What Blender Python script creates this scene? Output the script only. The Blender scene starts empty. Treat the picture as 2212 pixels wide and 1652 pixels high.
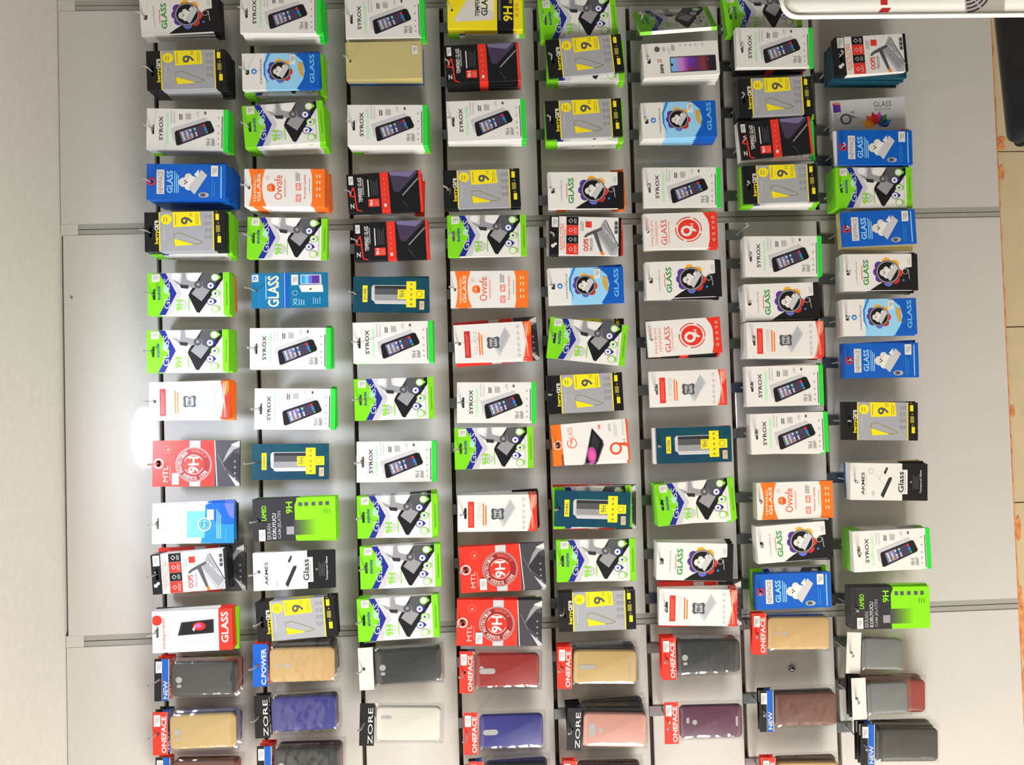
import bpy, bmesh, math, random
from mathutils import Matrix, Vector, Euler
random.seed(7)
scene = bpy.context.scene
C = scene.collection

# ---------------------------------------------------------------- camera, world, exposure
ZC = 1.5                                     # eye height above the floor
CAM_R = Matrix(((-0.02939663, 0.99908542, -0.03105111),
                (-0.04457044, -0.03234379, -0.99848253),
                (-0.99857364, -0.02796806, 0.04548047)))
cam_data = bpy.data.cameras.new('camera')
cam = bpy.data.objects.new('camera', cam_data); C.objects.link(cam)
cam.matrix_world = Matrix.Translation((0, -1.8433, ZC)) @ CAM_R.to_4x4()
cam_data.sensor_fit = 'HORIZONTAL'; cam_data.sensor_width = 36.0
cam_data.lens = 36.0 * 1889.1 / 2212.0       # phone held sideways
cam_data.clip_start = 0.02
scene.camera = cam

scene.view_settings.view_transform = 'Standard'
scene.view_settings.look = 'None'
scene.view_settings.gamma = 1.0
scene.view_settings.exposure = 0.0
scene.view_settings.use_curve_mapping = False

world = bpy.data.worlds.new('shop_interior'); scene.world = world
world.use_nodes = True
wb = world.node_tree.nodes['Background']
wb.inputs['Color'].default_value = (0.98, 0.96, 0.94, 1); wb.inputs['Strength'].default_value = 0.15

# daylight from the open shop front, far behind the camera
sd = bpy.data.lights.new('shop_front_daylight', 'AREA'); sd.shape = 'RECTANGLE'
sd.size = 1.6; sd.size_y = 1.0; sd.energy = 150.0; sd.color = (1.0, 0.955, 0.90)
so = bpy.data.objects.new('shop_front_daylight', sd); C.objects.link(so)
so.location = (-2.9, -1.8, 0.85)
so.rotation_euler = (Vector((0.0, 0.0, 1.2)) - so.location).to_track_quat('-Z', 'Y').to_euler()

# ---------------------------------------------------------------- materials
def lin(c):
    return tuple((v/255/12.92 if v/255 <= 0.04045 else ((v/255+0.055)/1.055)**2.4) for v in c)
COL = dict(white=(229,227,222), offw=(219,215,207), black=(24,24,27), ink=(48,48,52), grey=(150,150,152), lgrey=(198,198,200),
  dgrey=(84,84,88), sgreen=(48,214,66), mint=(150,236,168), ugreen=(124,212,28), udark=(84,160,22), navy=(32,42,140),
  yellow=(244,224,34), dyel=(150,140,60), bgrey=(164,165,170), orange=(246,118,36), dorange=(226,84,36), red=(228,54,40),
  dred=(196,44,42), maroon=(150,40,42), blue=(14,92,190), lblue=(150,208,242), mblue=(40,132,214), purple=(92,50,150),
  amber=(246,172,40), violet=(104,110,206), teal=(18,92,104), sky=(112,192,240), cyan=(44,160,214), cream=(236,232,200),
  plum=(70,58,84), salmon=(236,130,110), lgreen=(134,222,24), brown=(120,78,66), goldp=(206,166,70), pink=(232,96,160),
  magenta=(196,70,160), steel=(176,180,184), tan=(214,186,150), sticker=(222,222,218), lav=(120,112,150), green=(44,150,62), slate=(70,68,74))
MATS = {}
def mat(name, col=None, rough=0.38, metal=0.0, spec=0.4, noise=None, bump=None):
    if name in MATS: return MATS[name]
    m = bpy.data.materials.new(name); m.use_nodes = True
    nt = m.node_tree; b = nt.nodes['Principled BSDF']
    c = lin(col if col else COL[name])
    b.inputs['Base Color'].default_value = (*c, 1)
    b.inputs['Roughness'].default_value = rough; b.inputs['Metallic'].default_value = metal
    b.inputs['Specular IOR Level'].default_value = spec
    if noise:                                       # (scale, other colour, detail)
        tc = nt.nodes.new('ShaderNodeTexCoord'); n = nt.nodes.new('ShaderNodeTexNoise')
        n.inputs['Scale'].default_value = noise[0]; n.inputs['Detail'].default_value = noise[2]
        r = nt.nodes.new('ShaderNodeValToRGB')
        r.color_ramp.elements[0].color = (*c, 1); r.color_ramp.elements[1].color = (*lin(noise[1]), 1)
        r.color_ramp.elements[0].position = 0.35; r.color_ramp.elements[1].position = 0.65
        nt.links.new(tc.outputs['Object'], n.inputs['Vector']); nt.links.new(n.outputs['Fac'], r.inputs['Fac'])
        nt.links.new(r.outputs['Color'], b.inputs['Base Color'])
    if bump:                                        # (scale, strength)
        tc = nt.nodes.new('ShaderNodeTexCoord'); n = nt.nodes.new('ShaderNodeTexNoise')
        n.inputs['Scale'].default_value = bump[0]; n.inputs['Detail'].default_value = 3
        bp = nt.nodes.new('ShaderNodeBump'); bp.inputs['Strength'].default_value = bump[1]; bp.inputs['Distance'].default_value = 0.002
        nt.links.new(tc.outputs['Object'], n.inputs['Vector']); nt.links.new(n.outputs['Fac'], bp.inputs['Height'])
        nt.links.new(bp.outputs['Normal'], b.inputs['Normal'])
    MATS[name] = m; return m
mat('panel_laminate', (203, 200, 195), rough=0.06, spec=0.5, noise=(260, (198, 195, 189), 2))
mat('panel_back', (74, 56, 46), rough=0.8, noise=(90, (58, 46, 40), 3))
mat('joint_pvc', (160, 158, 151), rough=0.35)
mat('ceiling_paint', (226, 223, 217), rough=0.8, noise=(60, (221, 218, 211), 3))
mat('tile_glaze', (196, 180, 146), rough=0.3, noise=(14, (206, 186, 150), 4))
mat('tile_grout', (150, 136, 110), rough=0.9)
mat('glue', (222, 156, 88), rough=0.6, noise=(60, (196, 112, 72), 3))
mat('floor_tile', (206, 198, 182), rough=0.35, noise=(9, (168, 156, 134), 4))
mat('zinc', (150, 156, 158), rough=0.3, metal=0.9)
mat('zinc_wire', (196, 196, 194), rough=0.38, metal=0.55)
mat('gold_foil', (232, 216, 150), rough=0.26, metal=0.4, bump=(14, 0.4))
mat('holo_foil', (40, 150, 205), rough=0.25, metal=0.6)
mat('teal', (16, 78, 84), noise=(28, (18, 62, 92), 3), rough=0.35)
mat('black_leather', (22, 22, 24), rough=0.42, bump=(240, 0.25))
mat('white_plastic', (238, 236, 226), rough=0.12)
mat('leg_steel', (40, 40, 42), rough=0.35, metal=0.6)
CASE = dict(DGR=(58,60,60), GLD=(196,168,112), BRN=(108,70,62), RED=(150,48,44), BLU=(58,58,132), TAN=(200,166,112),
            WHT=(216,214,202), ROS=(206,152,138), PLM=(98,58,80), CLR=(112,116,116))
for k, v in CASE.items(): mat('case_'+k, v, rough=0.36, bump=(700, 0.08))
mat('case_window', (176, 174, 172), rough=0.4)

def film_material():
    m = bpy.data.materials.new('clear_film'); m.use_nodes = True
    nt = m.node_tree; nt.nodes.clear()
    o = nt.nodes.new('ShaderNodeOutputMaterial'); mx = nt.nodes.new('ShaderNodeMixShader')
    tr = nt.nodes.new('ShaderNodeBsdfTransparent'); gl = nt.nodes.new('ShaderNodeBsdfGlossy')
    tr.inputs['Color'].default_value = (0.95, 0.95, 0.95, 1)
    gl.inputs['Roughness'].default_value = 0.08
    tc = nt.nodes.new('ShaderNodeTexCoord'); n = nt.nodes.new('ShaderNodeTexNoise'); bp = nt.nodes.new('ShaderNodeBump')
    n.inputs['Scale'].default_value = 30; n.inputs['Detail'].default_value = 2
    bp.inputs['Strength'].default_value = 0.5; bp.inputs['Distance'].default_value = 0.004
    mx.inputs['Fac'].default_value = 0.085
    nt.links.new(tc.outputs['Object'], n.inputs['Vector']); nt.links.new(n.outputs['Fac'], bp.inputs['Height'])
    nt.links.new(bp.outputs['Normal'], gl.inputs['Normal'])
    nt.links.new(tr.outputs[0], mx.inputs[1]); nt.links.new(gl.outputs[0], mx.inputs[2]); nt.links.new(mx.outputs[0], o.inputs['Surface'])
    MATS['clear_film'] = m
film_material()
def emit(name, col, strength):
    m = bpy.data.materials.new(name); m.use_nodes = True
    b = m.node_tree.nodes['Principled BSDF']
    b.inputs['Base Color'].default_value = (0.9, 0.9, 0.9, 1)
    b.inputs['Emission Color'].default_value = (*col, 1); b.inputs['Emission Strength'].default_value = strength
    MATS[name] = m
emit('lamp_cool', (0.74, 0.82, 1.0), 125.0)
emit('lamp_warm', (1.0, 0.86, 0.62), 85.0)

# ---------------------------------------------------------------- helpers
class MB:
    """collects polygons with materials into one mesh"""
    def __init__(s): s.v = []; s.f = []; s.m = []; s.names = []
    def mi(s, n):
        if n not in s.names: s.names.append(n)
        return s.names.index(n)
    def face(s, pts, m):
        i = len(s.v); s.v += [tuple(p) for p in pts]; s.f.append(tuple(range(i, i+len(pts)))); s.m.append(s.mi(m))
    def box(s, x0, x1, y0, y1, z0, z1, m):
        i = len(s.v)
        s.v += [(x, y, z) for x in (x0, x1) for y in (y0, y1) for z in (z0, z1)]
        for q in ((0,1,3,2), (4,6,7,5), (0,4,5,1), (2,3,7,6), (0,2,6,4), (1,5,7,3)):
            s.f.append(tuple(i+k for k in q)); s.m.append(s.mi(m))
    def tube(s, pts, r, m, n=8, cap=True):
        rings = []
        for k, p in enumerate(pts):
            p = Vector(p); a = Vector(pts[max(k-1, 0)]); b = Vector(pts[min(k+1, len(pts)-1)])
            t = (b-a).normalized(); up = Vector((1, 0, 0)) if abs(t.x) < 0.9 else Vector((0, 1, 0))
            e1 = t.cross(up).normalized(); e2 = t.cross(e1)
            rr = r[k] if isinstance(r, (list, tuple)) else r
            i = len(s.v); rings.append(i)
            s.v += [tuple(p + e1*math.cos(2*math.pi*j/n)*rr + e2*math.sin(2*math.pi*j/n)*rr) for j in range(n)]
        for a, b in zip(rings, rings[1:]):
            for j in range(n):
                s.f.append((a+j, a+(j+1) % n, b+(j+1) % n, b+j)); s.m.append(s.mi(m))
        if cap:
            s.f.append(tuple(rings[0]+j for j in range(n))); s.m.append(s.mi(m))
            s.f.append(tuple(rings[-1]+j for j in reversed(range(n)))); s.m.append(s.mi(m))
    def mesh(s, name, smooth=False):
        me = bpy.data.meshes.new(name); me.from_pydata(s.v, [], s.f)
        for n in s.names: me.materials.append(MATS[n] if n in MATS else mat(n))
        me.polygons.foreach_set('material_index', s.m)
        if smooth: me.polygons.foreach_set('use_smooth', [True]*len(s.f))
        me.update(); return me
def link(name, me, parent=None):
    o = bpy.data.objects.new(name, me); C.objects.link(o)
    if parent: o.parent = parent
    return o
def tag(o, label, cat=None, group=None, kind=None):
    o['label'] = label
    if cat: o['category'] = cat
    if group: o['group'] = group
    if kind: o['kind'] = kind
    return o
def struct(o): o['kind'] = 'structure'; return o

# ---------------------------------------------------------------- the room
CEIL = 2.344; BOT = 0.341
GROOVE = [2.144 - 0.2*k for k in range(8)]; GW = 0.0042
JOINT = [0.872, 0.400, -0.448]; JW = 0.012
XL, XR = -1.45, 1.75
mb = MB(); mb.box(XL, XR, 0.0125, 0.06, 0.0, 2.60, 'panel_back'); wall = struct(link('wall_back', mb.mesh('wall_back')))
zs = [CEIL] + [g for g in GROOVE] + [BOT]
xs = [XR] + JOINT + [XL]
for a, b in zip(xs, xs[1:]):
    x1 = a - (JW if a != XR else 0); x0 = b + (JW if b != XL else 0)
    dz = 0.004 if (b == JOINT[2]) else 0.0                   # this board hangs slightly low under the ceiling
    for i in range(9):
        zt = zs[i] - (GW if i else dz); zb = zs[i+1] + (GW if i < 8 else 0)
        m = MB(); e = 0.0012
        # front face with a small eased edge along the grooves
        prof = [(0.012, zb), (e, zb), (0, zb+e), (0, zt-e), (e, zt), (0.012, zt)]
        for k in range(6):
            p, q = prof[k], prof[(k+1) % 6]
            m.face([(x0, p[0], p[1]), (x1, p[0], p[1]), (x1, q[0], q[1]), (x0, q[0], q[1])], 'panel_laminate')
        m.face([(x0, p[0], p[1]) for p in prof], 'panel_laminate'); m.face([(x1, p[0], p[1]) for p in reversed(prof)], 'panel_laminate')
        o = link('slat', m.mesh('slat'), wall)
for k, jx in enumerate(JOINT):
    m = MB(); g = 0.0008; top = CEIL - 0.036
    m.box(jx-JW, jx-g, 0.0012, 0.012, BOT, top, 'joint_pvc'); m.box(jx+g, jx+JW, 0.0012, 0.012, BOT, top, 'joint_pvc')
    t = struct(link('trim_%d' % (k+1), m.mesh('joint_strip')))
    tag(t, 'grey strip closing the joint between two slatted wall boards')
    m = MB(); m.box(jx-JW+.0005, jx+JW-.0005, 0.0004, 0.012, top+.0006, CEIL, 'panel_laminate'); link('infill_block', m.mesh('infill'), t)

m = MB(); m.box(-2.6, 2.6, -3.4, 0.012, CEIL+0.0015, CEIL+0.04, 'ceiling_paint'); tag(struct(link('ceiling', m.mesh('ceiling'))), 'flat pale grey painted ceiling over the display wall')
m = MB(); m.box(-2.6, 2.6, -3.4, 0.012, -0.03, 0.0, 'floor_tile'); tag(struct(link('floor', m.mesh('floor'))), 'beige stone tiled shop floor')

# tiled skirting under the boards
m = MB(); m.box(XL, XR, 0.0085, 0.0124, 0.0, 0.3395, 'tile_grout'); low = struct(link('baseboard_back', m.mesh('grout_bed')))
tag(low, 'beige tiled skirting below the slatted boards')
tx = [XL, -1.38, -0.998, -0.615, -0.2326, 0.1479, 0.5329, 0.916, 1.299, 1.682, XR]
for a, b in zip(tx, tx[1:]):
    m = MB(); m.box(a+.0014, b-.0014, 0.0045, 0.0084, 0.002, 0.338, 'tile_glaze'); link('tile', m.mesh('tile'), low)
m = MB()
rng = random.Random(3)
pts = [(XL + (XR-XL)*i/160) for i in range(161)]
for a, b in zip(pts, pts[1:]):
    h = 0.0016 + 0.0022*rng.random()
    m.box(a, b, 0.0012, 0.0044, BOT-h, BOT-0.0002, 'glue')
tag(struct(link('trim_4', m.mesh('glue_bead'))), 'ragged orange glue bead along the bottom edge of the boards')
for gx, w, h in ((0.545, .02, .016), (0.487, .034, .012), (-0.035, .026, .011), (-0.288, .055, .012), (-0.49, .16, .010), (0.56, .012, .02), (-0.62, .08, .011)):
    mm = MB(); n = 14
    ring = []
    for k in range(n):
        a = 2*math.pi*k/n; q = 0.92 + 0.14*rng.random()
        ring.append((gx + w/2*math.cos(a)*q, 0.0036, BOT-0.004-h/2 + h/2*math.sin(a)*min(q, 1)))
    mm.face(ring, 'glue')
    back = [(p[0], 0.0044, p[2]) for p in ring]
    for k in range(n): mm.face([ring[k], ring[(k+1) % n], back[(k+1) % n], back[k]], 'glue')
    link('glue_smear', mm.mesh('glue_smear'), low)

# recessed downlights: one cool lamp over the display (its image glints in the laminate), warm ones further along
def downlight(x, y, material, r, label):
    root = bpy.data.objects.new('recessed_downlight', None); C.objects.link(root); root.location = (x, y, CEIL)
    tag(root, label, 'ceiling light')
    n = 32; m = MB(); c = [(math.cos(2*math.pi*k/n), math.sin(2*math.pi*k/n)) for k in range(n)]
    prof = [(r, -0.0005), (r, -0.006), (r+.006, -0.007), (r+.014, -0.003), (r+.014, 0.0012)]
    for p, q in zip(prof, prof[1:]):
        for k in range(n):
            a, b = c[k], c[(k+1) % n]
            m.face([(a[0]*p[0], a[1]*p[0], p[1]), (b[0]*p[0], b[1]*p[0], p[1]), (b[0]*q[0], b[1]*q[0], q[1]), (a[0]*q[0], a[1]*q[0], q[1])], 'white_plastic')
    link('trim_ring', m.mesh('trim_ring', True), root)
    m = MB(); m.face([(a[0]*r, a[1]*r, -0.004) for a in reversed(c)], material); link('lens', m.mesh('lens'), root)
downlight(-0.0435, -0.4325, 'lamp_cool', 0.074, 'cool white round downlight in the ceiling above the display wall')
downlight(-1.55, -0.75, 'lamp_warm', 0.09, 'warm white round downlight in the ceiling by the wall end')

# ---------------------------------------------------------------- printed artwork
TXT = {}
def text_poly(s, bold):
    k = (s, bold)
    if k in TXT: return TXT[k]
    cu = bpy.data.curves.new('txt', 'FONT'); cu.body = s; cu.resolution_u = 2; cu.offset = 0.022 if bold else 0.0
    o = bpy.data.objects.new('txt', cu); me = bpy.data.meshes.new_from_object(o)
    v = [(p.co.x, p.co.y) for p in me.vertices]; f = [tuple(p.vertices) for p in me.polygons]
    bpy.data.objects.remove(o); bpy.data.curves.remove(cu); bpy.data.meshes.remove(me)
    x0 = min(p[0] for p in v); x1 = max(p[0] for p in v); y0 = min(p[1] for p in v); y1 = max(p[1] for p in v)
    TXT[k] = ([((p[0]-x0)/(x1-x0), (p[1]-y0)/(y1-y0)) for p in v], f); return TXT[k]
STEP = 1.6e-5
class Art:
    """draws on the front of a packet; coordinates: x runs down the packet, y runs right-to-left across it"""
    def __init__(s, fr, W, H, top):
        s.x0, s.x1, s.yt, s.yb = fr; s.W, s.H, s.top = W, H, top; s.mb = MB(); s.n = 1; s.stick = MB()
    def P(s, x, y, dy=0.0):
        u = (s.yb-y)/(s.yb-s.yt); t = (x-s.x0)/(s.x1-s.x0)
        u = min(max(u, 0.004), 0.996); t = min(max(t, 0.003), 0.998)
        return ((u-0.5)*s.W, -STEP*s.n-0.00006-dy, s.top - t*s.H)
    def p(s, pts, c, mb=None): (mb or s.mb).face([s.P(*q) for q in pts], c); s.n += 1
    def r(s, x0, y0, x1, y1, c): s.p([(x0, y0), (x1, y0), (x1, y1), (x0, y1)], c)
    def c(s, x, y, r, c, ry=None, n=20):
        ry = ry or r; s.p([(x+r*math.cos(2*math.pi*k/n), y+ry*math.sin(2*math.pi*k/n)) for k in range(n)], c)
    def ring(s, x, y, r0, r1, c, a0=0, a1=360, n=24):
        for k in range(n):
            a = math.radians(a0+(a1-a0)*k/n); b = math.radians(a0+(a1-a0)*(k+1)/n)
            s.mb.face([s.P(x+r0*math.cos(a), y+r0*math.sin(a)), s.P(x+r1*math.cos(a), y+r1*math.sin(a)),
                       s.P(x+r1*math.cos(b), y+r1*math.sin(b)), s.P(x+r0*math.cos(b), y+r0*math.sin(b))], c)
        s.n += 1
    def l(s, x0, y0, x1, y1, w, c):
        d = math.hypot(x1-x0, y1-y0); nx, ny = -(y1-y0)/d*w/2, (x1-x0)/d*w/2
        s.p([(x0+nx, y0+ny), (x1+nx, y1+ny), (x1-nx, y1-ny), (x0-nx, y0-ny)], c)
    def t(s, txt, x0, y0, x1, y1, c, bold=True, rot=False):
        v, f = text_poly(txt, bold)
        if rot: q = [s.P(x0+p[0]*(x1-x0), y1-p[1]*(y1-y0)) for p in v]
        else: q = [s.P(x1-p[1]*(x1-x0), y1-p[0]*(y1-y0)) for p in v]
        for g in f: s.mb.face([q[i] for i in g], c)
        s.n += 1
    def bars(s, x0, y0, x1, y1, n, c, fill=0.5):
        w = (x1-x0)/n
        for k in range(n):
            yy = y0 + (y1-y0)*0.18*((k*7) % 3)/2
            s.mb.face([s.P(a, b) for a, b in ((x0+k*w, yy), (x0+(k+fill)*w, yy), (x0+(k+fill)*w, y1), (x0+k*w, y1))], c)
        s.n += 1
    def arctext(s, txt, cx, cy, r, h, a0, a1, c):
        # angles measured clockwise from the top of the packet
        for k, ch in enumerate(txt):
            if ch == ' ': continue
            a = math.radians(a0+(a1-a0)*(k+0.5)/len(txt)); w = abs(math.radians(a1-a0))/len(txt)*r*0.78
            v, f = text_poly(ch, True); q = []
            for p in v:
                lx = (p[0]-0.5)*w; ly = r + (p[1]-0.5)*h
                X = lx*math.cos(a)+ly*math.sin(a); Y = -lx*math.sin(a)+ly*math.cos(a)
                q.append(s.P(cx-Y, cy-X))
            for g in f: s.mb.face([q[i] for i in g], c)
        s.n += 1
    def sticker(s, x0, y0, x1, y1, c='sticker', marks=True):
        pts = [(x0, y0), (x1, y0), (x1, y1), (x0, y1)]
        f = [s.P(*q, dy=0.0008) for q in pts]; b = [(p[0], -0.0003, p[2]) for p in f]
        s.stick.face(f, c)
        for k in range(4): s.stick.face([f[k], b[k], b[(k+1) % 4], f[(k+1) % 4]], c)
        if marks:
            w = x1-x0; h = y1-y0
            for k in range(3):
                a = x0+w*(0.25+0.22*k)
                s.stick.face([s.P(*q, dy=0.00087) for q in ((a, y0+h*.2), (a+w*.1, y0+h*.2), (a+w*.1, y1-h*(.2+.1*k)), (a, y1-h*(.2+.1*k)))], 'grey')

def flower(a, x, y, k):
    for dx, dy, c in ((-88, -62, 'purple'), (-15, -102, 'amber'), (66, -78, 'amber'), (100, 12, 'red'), (72, 78, 'dred'), (0, 104, 'violet'), (-82, 62, 'purple'), (-104, 0, 'purple')):
        a.c(x+dx*k, y+dy*k, 44*k, c, n=14)
    a.c(x, y, 118*k, 'dgrey', n=28); a.c(x, y, 110*k, 'steel', n=28); a.c(x, y, 103*k, 'black', n=28)
    dog(a, x-5*k, y+5*k, 0.72*k)
def dog(a, x, y, k):
    a.c(x-60*k, y+5*k, 48*k, 'offw', n=12); a.c(x-20*k, y-50*k, 34*k, 'offw', n=12); a.c(x-15*k, y+45*k, 40*k, 'white', n=12); a.c(x+15*k, y-5*k, 52*k, 'white', n=12)
    a.p([(x+95*k, y-120*k), (x+150*k, y-65*k), (x+35*k, y+125*k), (x-20*k, y+60*k)], 'lgrey')
    a.p([(x+30*k, y-70*k), (x+75*k, y-125*k), (x+70*k, y-45*k)], 'white')
    a.c(x-50*k, y-10*k, 7*k, 'ink', n=8); a.c(x-50*k, y+18*k, 7*k, 'ink', n=8); a.c(x-36*k, y+4*k, 8*k, 'ink', n=8)

def a_syr(a):
    a.t('SYROX', 1310, 205, 1350, 450, 'ink'); a.t('SCREEN GUARD', 1378, 175, 1406, 480, 'mint')
    a.bars(1425, 145, 1485, 275, 2, 'lgrey', .45)
    a.bars(1512, 180, 1550, 240, 2, 'dgrey', .6); a.bars(1576, 168, 1632, 236, 9, 'grey', .55)
    a.l(1690, 150, 1690, 190, 5, 'grey'); a.c(1772, 168, 11, 'dgrey', ry=16); a.bars(1700, 150, 1720, 210, 1, 'lgrey')
    a.p([(1430, 330), (1775, 215), (1800, 245), (1850, 330), (1480, 470), (1450, 440)], 'lgrey')
    a.p([(1467, 372), (1478, 352), (1800, 245), (1828, 250), (1868, 340), (1858, 362), (1505, 500), (1484, 494)], 'ink')
    a.p([(1470, 376), (1482, 358), (1800, 251), (1825, 256), (1864, 340), (1855, 358), (1506, 494), (1488, 489)], 'black')
    a.p([(1512, 362), (1770, 272), (1808, 368), (1548, 468)], 'plum'); a.p([(1512, 362), (1620, 325), (1656, 426), (1548, 468)], 'lav')
    ic = ['offw', 'sticker', 'mint', 'offw', 'steel', 'offw', 'lgrey', 'amber', 'sticker', 'mblue', 'offw', 'steel', 'mint', 'mblue', 'offw', 'lgrey']
    for i in range(4):
        for j in range(4):
            fx = 0.10 + i*0.16; fy = 0.18 + j*0.21
            x = 1512+(1770-1512)*fx+36*fy; y = 362-90*fx+104*fy
            a.c(x, y, 11, ic[(i*4+j) % 16], n=8)
    a.p([(1748, 285), (1768, 278), (1775, 300), (1756, 308)], 'red'); a.p([(1760, 312), (1782, 304), (1796, 345), (1774, 353)], 'mblue'); a.c(1795, 362, 9, 'sgreen', n=8)
    a.t('9H', 1786, 432, 1832, 500, 'grey', False); a.bars(1842, 420, 1874, 500, 3, 'grey', .6)
    for y in (220, 300, 372, 430, 482): a.c(1908, y, 7, 'grey', n=8)
    a.r(1942, 200, 1949, 520, 'ink')
def a_sun(a):
    a.p([(1284, 589), (1390, 798), (1278, 1014)], 'ugreen')
    a.p([(1340, 589), (1398, 589), (1498, 800), (1402, 1014), (1336, 1014), (1445, 797)], 'lgrey')
    a.p([(1282, 589), (1342, 589), (1447, 796), (1338, 1014), (1276, 1014), (1386, 798)], 'navy')
    a.c(1345, 755, 30, 'mint', n=8)
    a.t('sunix', 1256, 716, 1290, 862, 'navy')
    a.sticker(1208, 600, 1286, 676, 'offw')
    a.t('GLASS', 1322, 640, 1382, 950, 'lgrey', False)
    a.p([(1395, 589), (1705, 589), (1690, 660), (1600, 690), (1480, 680)], 'lgrey')
    a.c(1440, 622, 42, 'white', n=14); a.c(1620, 628, 70, 'white', ry=55, n=16)
    a.p([(1700, 589), (1900, 589), (1900, 660), (1668, 998), (1640, 988), (1562, 820), (1575, 785)], 'black')
    a.p([(1705, 589), (1870, 589), (1840, 680), (1690, 880), (1592, 800), (1640, 735)], 'dgrey')
    a.p([(1592, 800), (1660, 715), (1770, 770), (1690, 880)], 'grey')
    a.p([(1410, 655), (1490, 690), (1500, 589), (1535, 589), (1545, 660), (1620, 680), (1700, 682), (1705, 735), (1620, 742), (1500, 735), (1450, 700)], 'grey')
    a.p([(1478, 705), (1565, 715), (1560, 752), (1490, 742)], 'ink')
    a.ring(1660, 708, 16, 40, 'dgrey', n=14)
    a.c(1510, 915, 46, 'lgrey'); a.t('9H', 1440, 862, 1510, 972, 'ugreen'); a.bars(1562, 840, 1580, 970, 1, 'ugreen', .5)
    for x, y, c in ((1822, 640, 'ugreen'), (1780, 722, 'navy'), (1826, 803, 'ugreen'), (1780, 885, 'navy'), (1822, 960, 'ugreen')):
        a.p([(x+30, y-30), (x+62, y), (x+30, y+26)], c); a.c(x, y, 38, c, n=16); a.c(x, y, 31, 'white', n=16)
        if y not in (640, 960): a.p([(x-16, y-4), (x+14, y-14), (x+4, y+18)], 'navy')
    a.bars(1872, 690, 1886, 990, 1, 'lgrey', .6)
    a.t('Tempered Glass Screen Protector', 1926, 690, 1946, 930, 'udark')
def a_ber(a):
    a.r(1218, 100, 1229, 530, 'yellow'); a.r(1738, 80, 1748, 540, 'yellow')
    a.t('berry', 1176, 302, 1222, 440, 'yellow'); a.t('care', 1176, 196, 1214, 300, 'white')
    a.c(1290, 188, 53, 'yellow', n=24); a.bars(1265, 165, 1315, 212, 2, 'dyel', .35)
    a.p([(1350, 114), (1612, 100), (1626, 258), (1360, 272)], 'yellow')
    a.t('9', 1430, 165, 1545, 245, 'dgrey'); a.t('H', 1505, 128, 1545, 158, 'dyel', False)
    a.bars(1375, 135, 1395, 250, 1, 'dyel', .35); a.bars(1575, 130, 1612, 245, 2, 'dyel', .3)
    for q in ((1360, 345, 1420, 332), (1420, 332, 1640, 430), (1640, 430, 1620, 446), (1620, 446, 1540, 452), (1360, 345, 1368, 465)): a.l(*q, 5, 'dyel')
    a.p([(1362, 388), (1545, 448), (1540, 456), (1372, 466)], 'yellow')
    a.bars(1262, 255, 1280, 420, 1, 'lgrey', .4)
    for i in range(2):
        for j in range(4): a.r(1660+38*i, 158+70*j, 1686+38*i, 190+70*j, 'grey')
    a.r(1766, 140, 1800, 206, 'yellow'); a.r(1768, 258, 1808, 330, 'dyel'); a.r(1782, 372, 1816, 440, 'yellow')
    a.c(1776, 118, 9, 'dyel', n=8); a.c(1790, 236, 9, 'dyel', n=8); a.c(1793, 354, 9, 'dyel', n=8)
def a_neww(a):
    a.p([(408, 512), (480, 462), (735, 310), (760, 285), (826, 275), (828, 143), (884, 143), (884, 512)], 'black')
    a.t('newface', 268, 222, 288, 430, 'grey', False); a.bars(328, 260, 340, 400, 1, 'salmon', .8); a.t('GLASS', 345, 200, 400, 460, 'green')
    flower(a, 590, 325, 1.0)
    a.ring(760, 320, 24, 28, 'lgrey', n=16); a.l(790, 300, 800, 400, 5, 'lgrey'); a.c(740, 410, 12, 'mblue', n=8); a.bars(786, 190, 820, 250, 2, 'lgrey', .5)
def a_nwb(a):
    a.p([(390, 1089), (740, 1089), (780, 1451), (420, 1451), (372, 1330), (366, 1210)], 'lblue')
    a.p([(650, 1089), (894, 1089), (894, 1451), (672, 1451), (735, 1350), (755, 1265), (735, 1170)], 'blue')
    a.p([(770, 1089), (894, 1089), (894, 1451), (800, 1451)], 'blue')
    a.p([(405, 1089), (362, 1195), (362, 1305), (410, 1405), (380, 1305), (380, 1200), (430, 1089)], 'mblue')
    flower(a, 520, 1265, 0.84)
    a.p([(690, 1180), (740, 1190), (735, 1240), (745, 1330), (715, 1320), (690, 1255)], 'goldp')
    a.t('GLASS', 800, 1105, 846, 1392, 'sky'); a.c(272, 1270, 26, 'mblue', n=14); a.c(272, 1270, 12, 'white', n=10); a.t('newface', 322, 1148, 345, 1395, 'grey', False)
    a.sticker(612, 1105, 668, 1195)
def a_blu(a):
    a.r(1305, 332, 1374, 572, 'offw'); a.t('NEWFACE', 1318, 346, 1362, 560, 'grey')
    a.t('GLASS', 1395, 340, 1450, 562, 'lblue'); a.bars(1464, 345, 1512, 560, 3, 'lblue', .45)
    dog(a, 1610, 450, 1.0)
    a.c(1728, 580, 48, 'steel', ry=26, n=16); a.c(1722, 580, 26, 'dgrey', ry=18, n=12)
    a.bars(1800, 420, 1840, 600, 2, 'mblue', .4); a.r(1880, 295, 1890, 610, 'lblue')
    a.ring(1257, 450, 22, 40, 'dred', n=16)
    a.sticker(1795, 290, 1858, 396)
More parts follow.
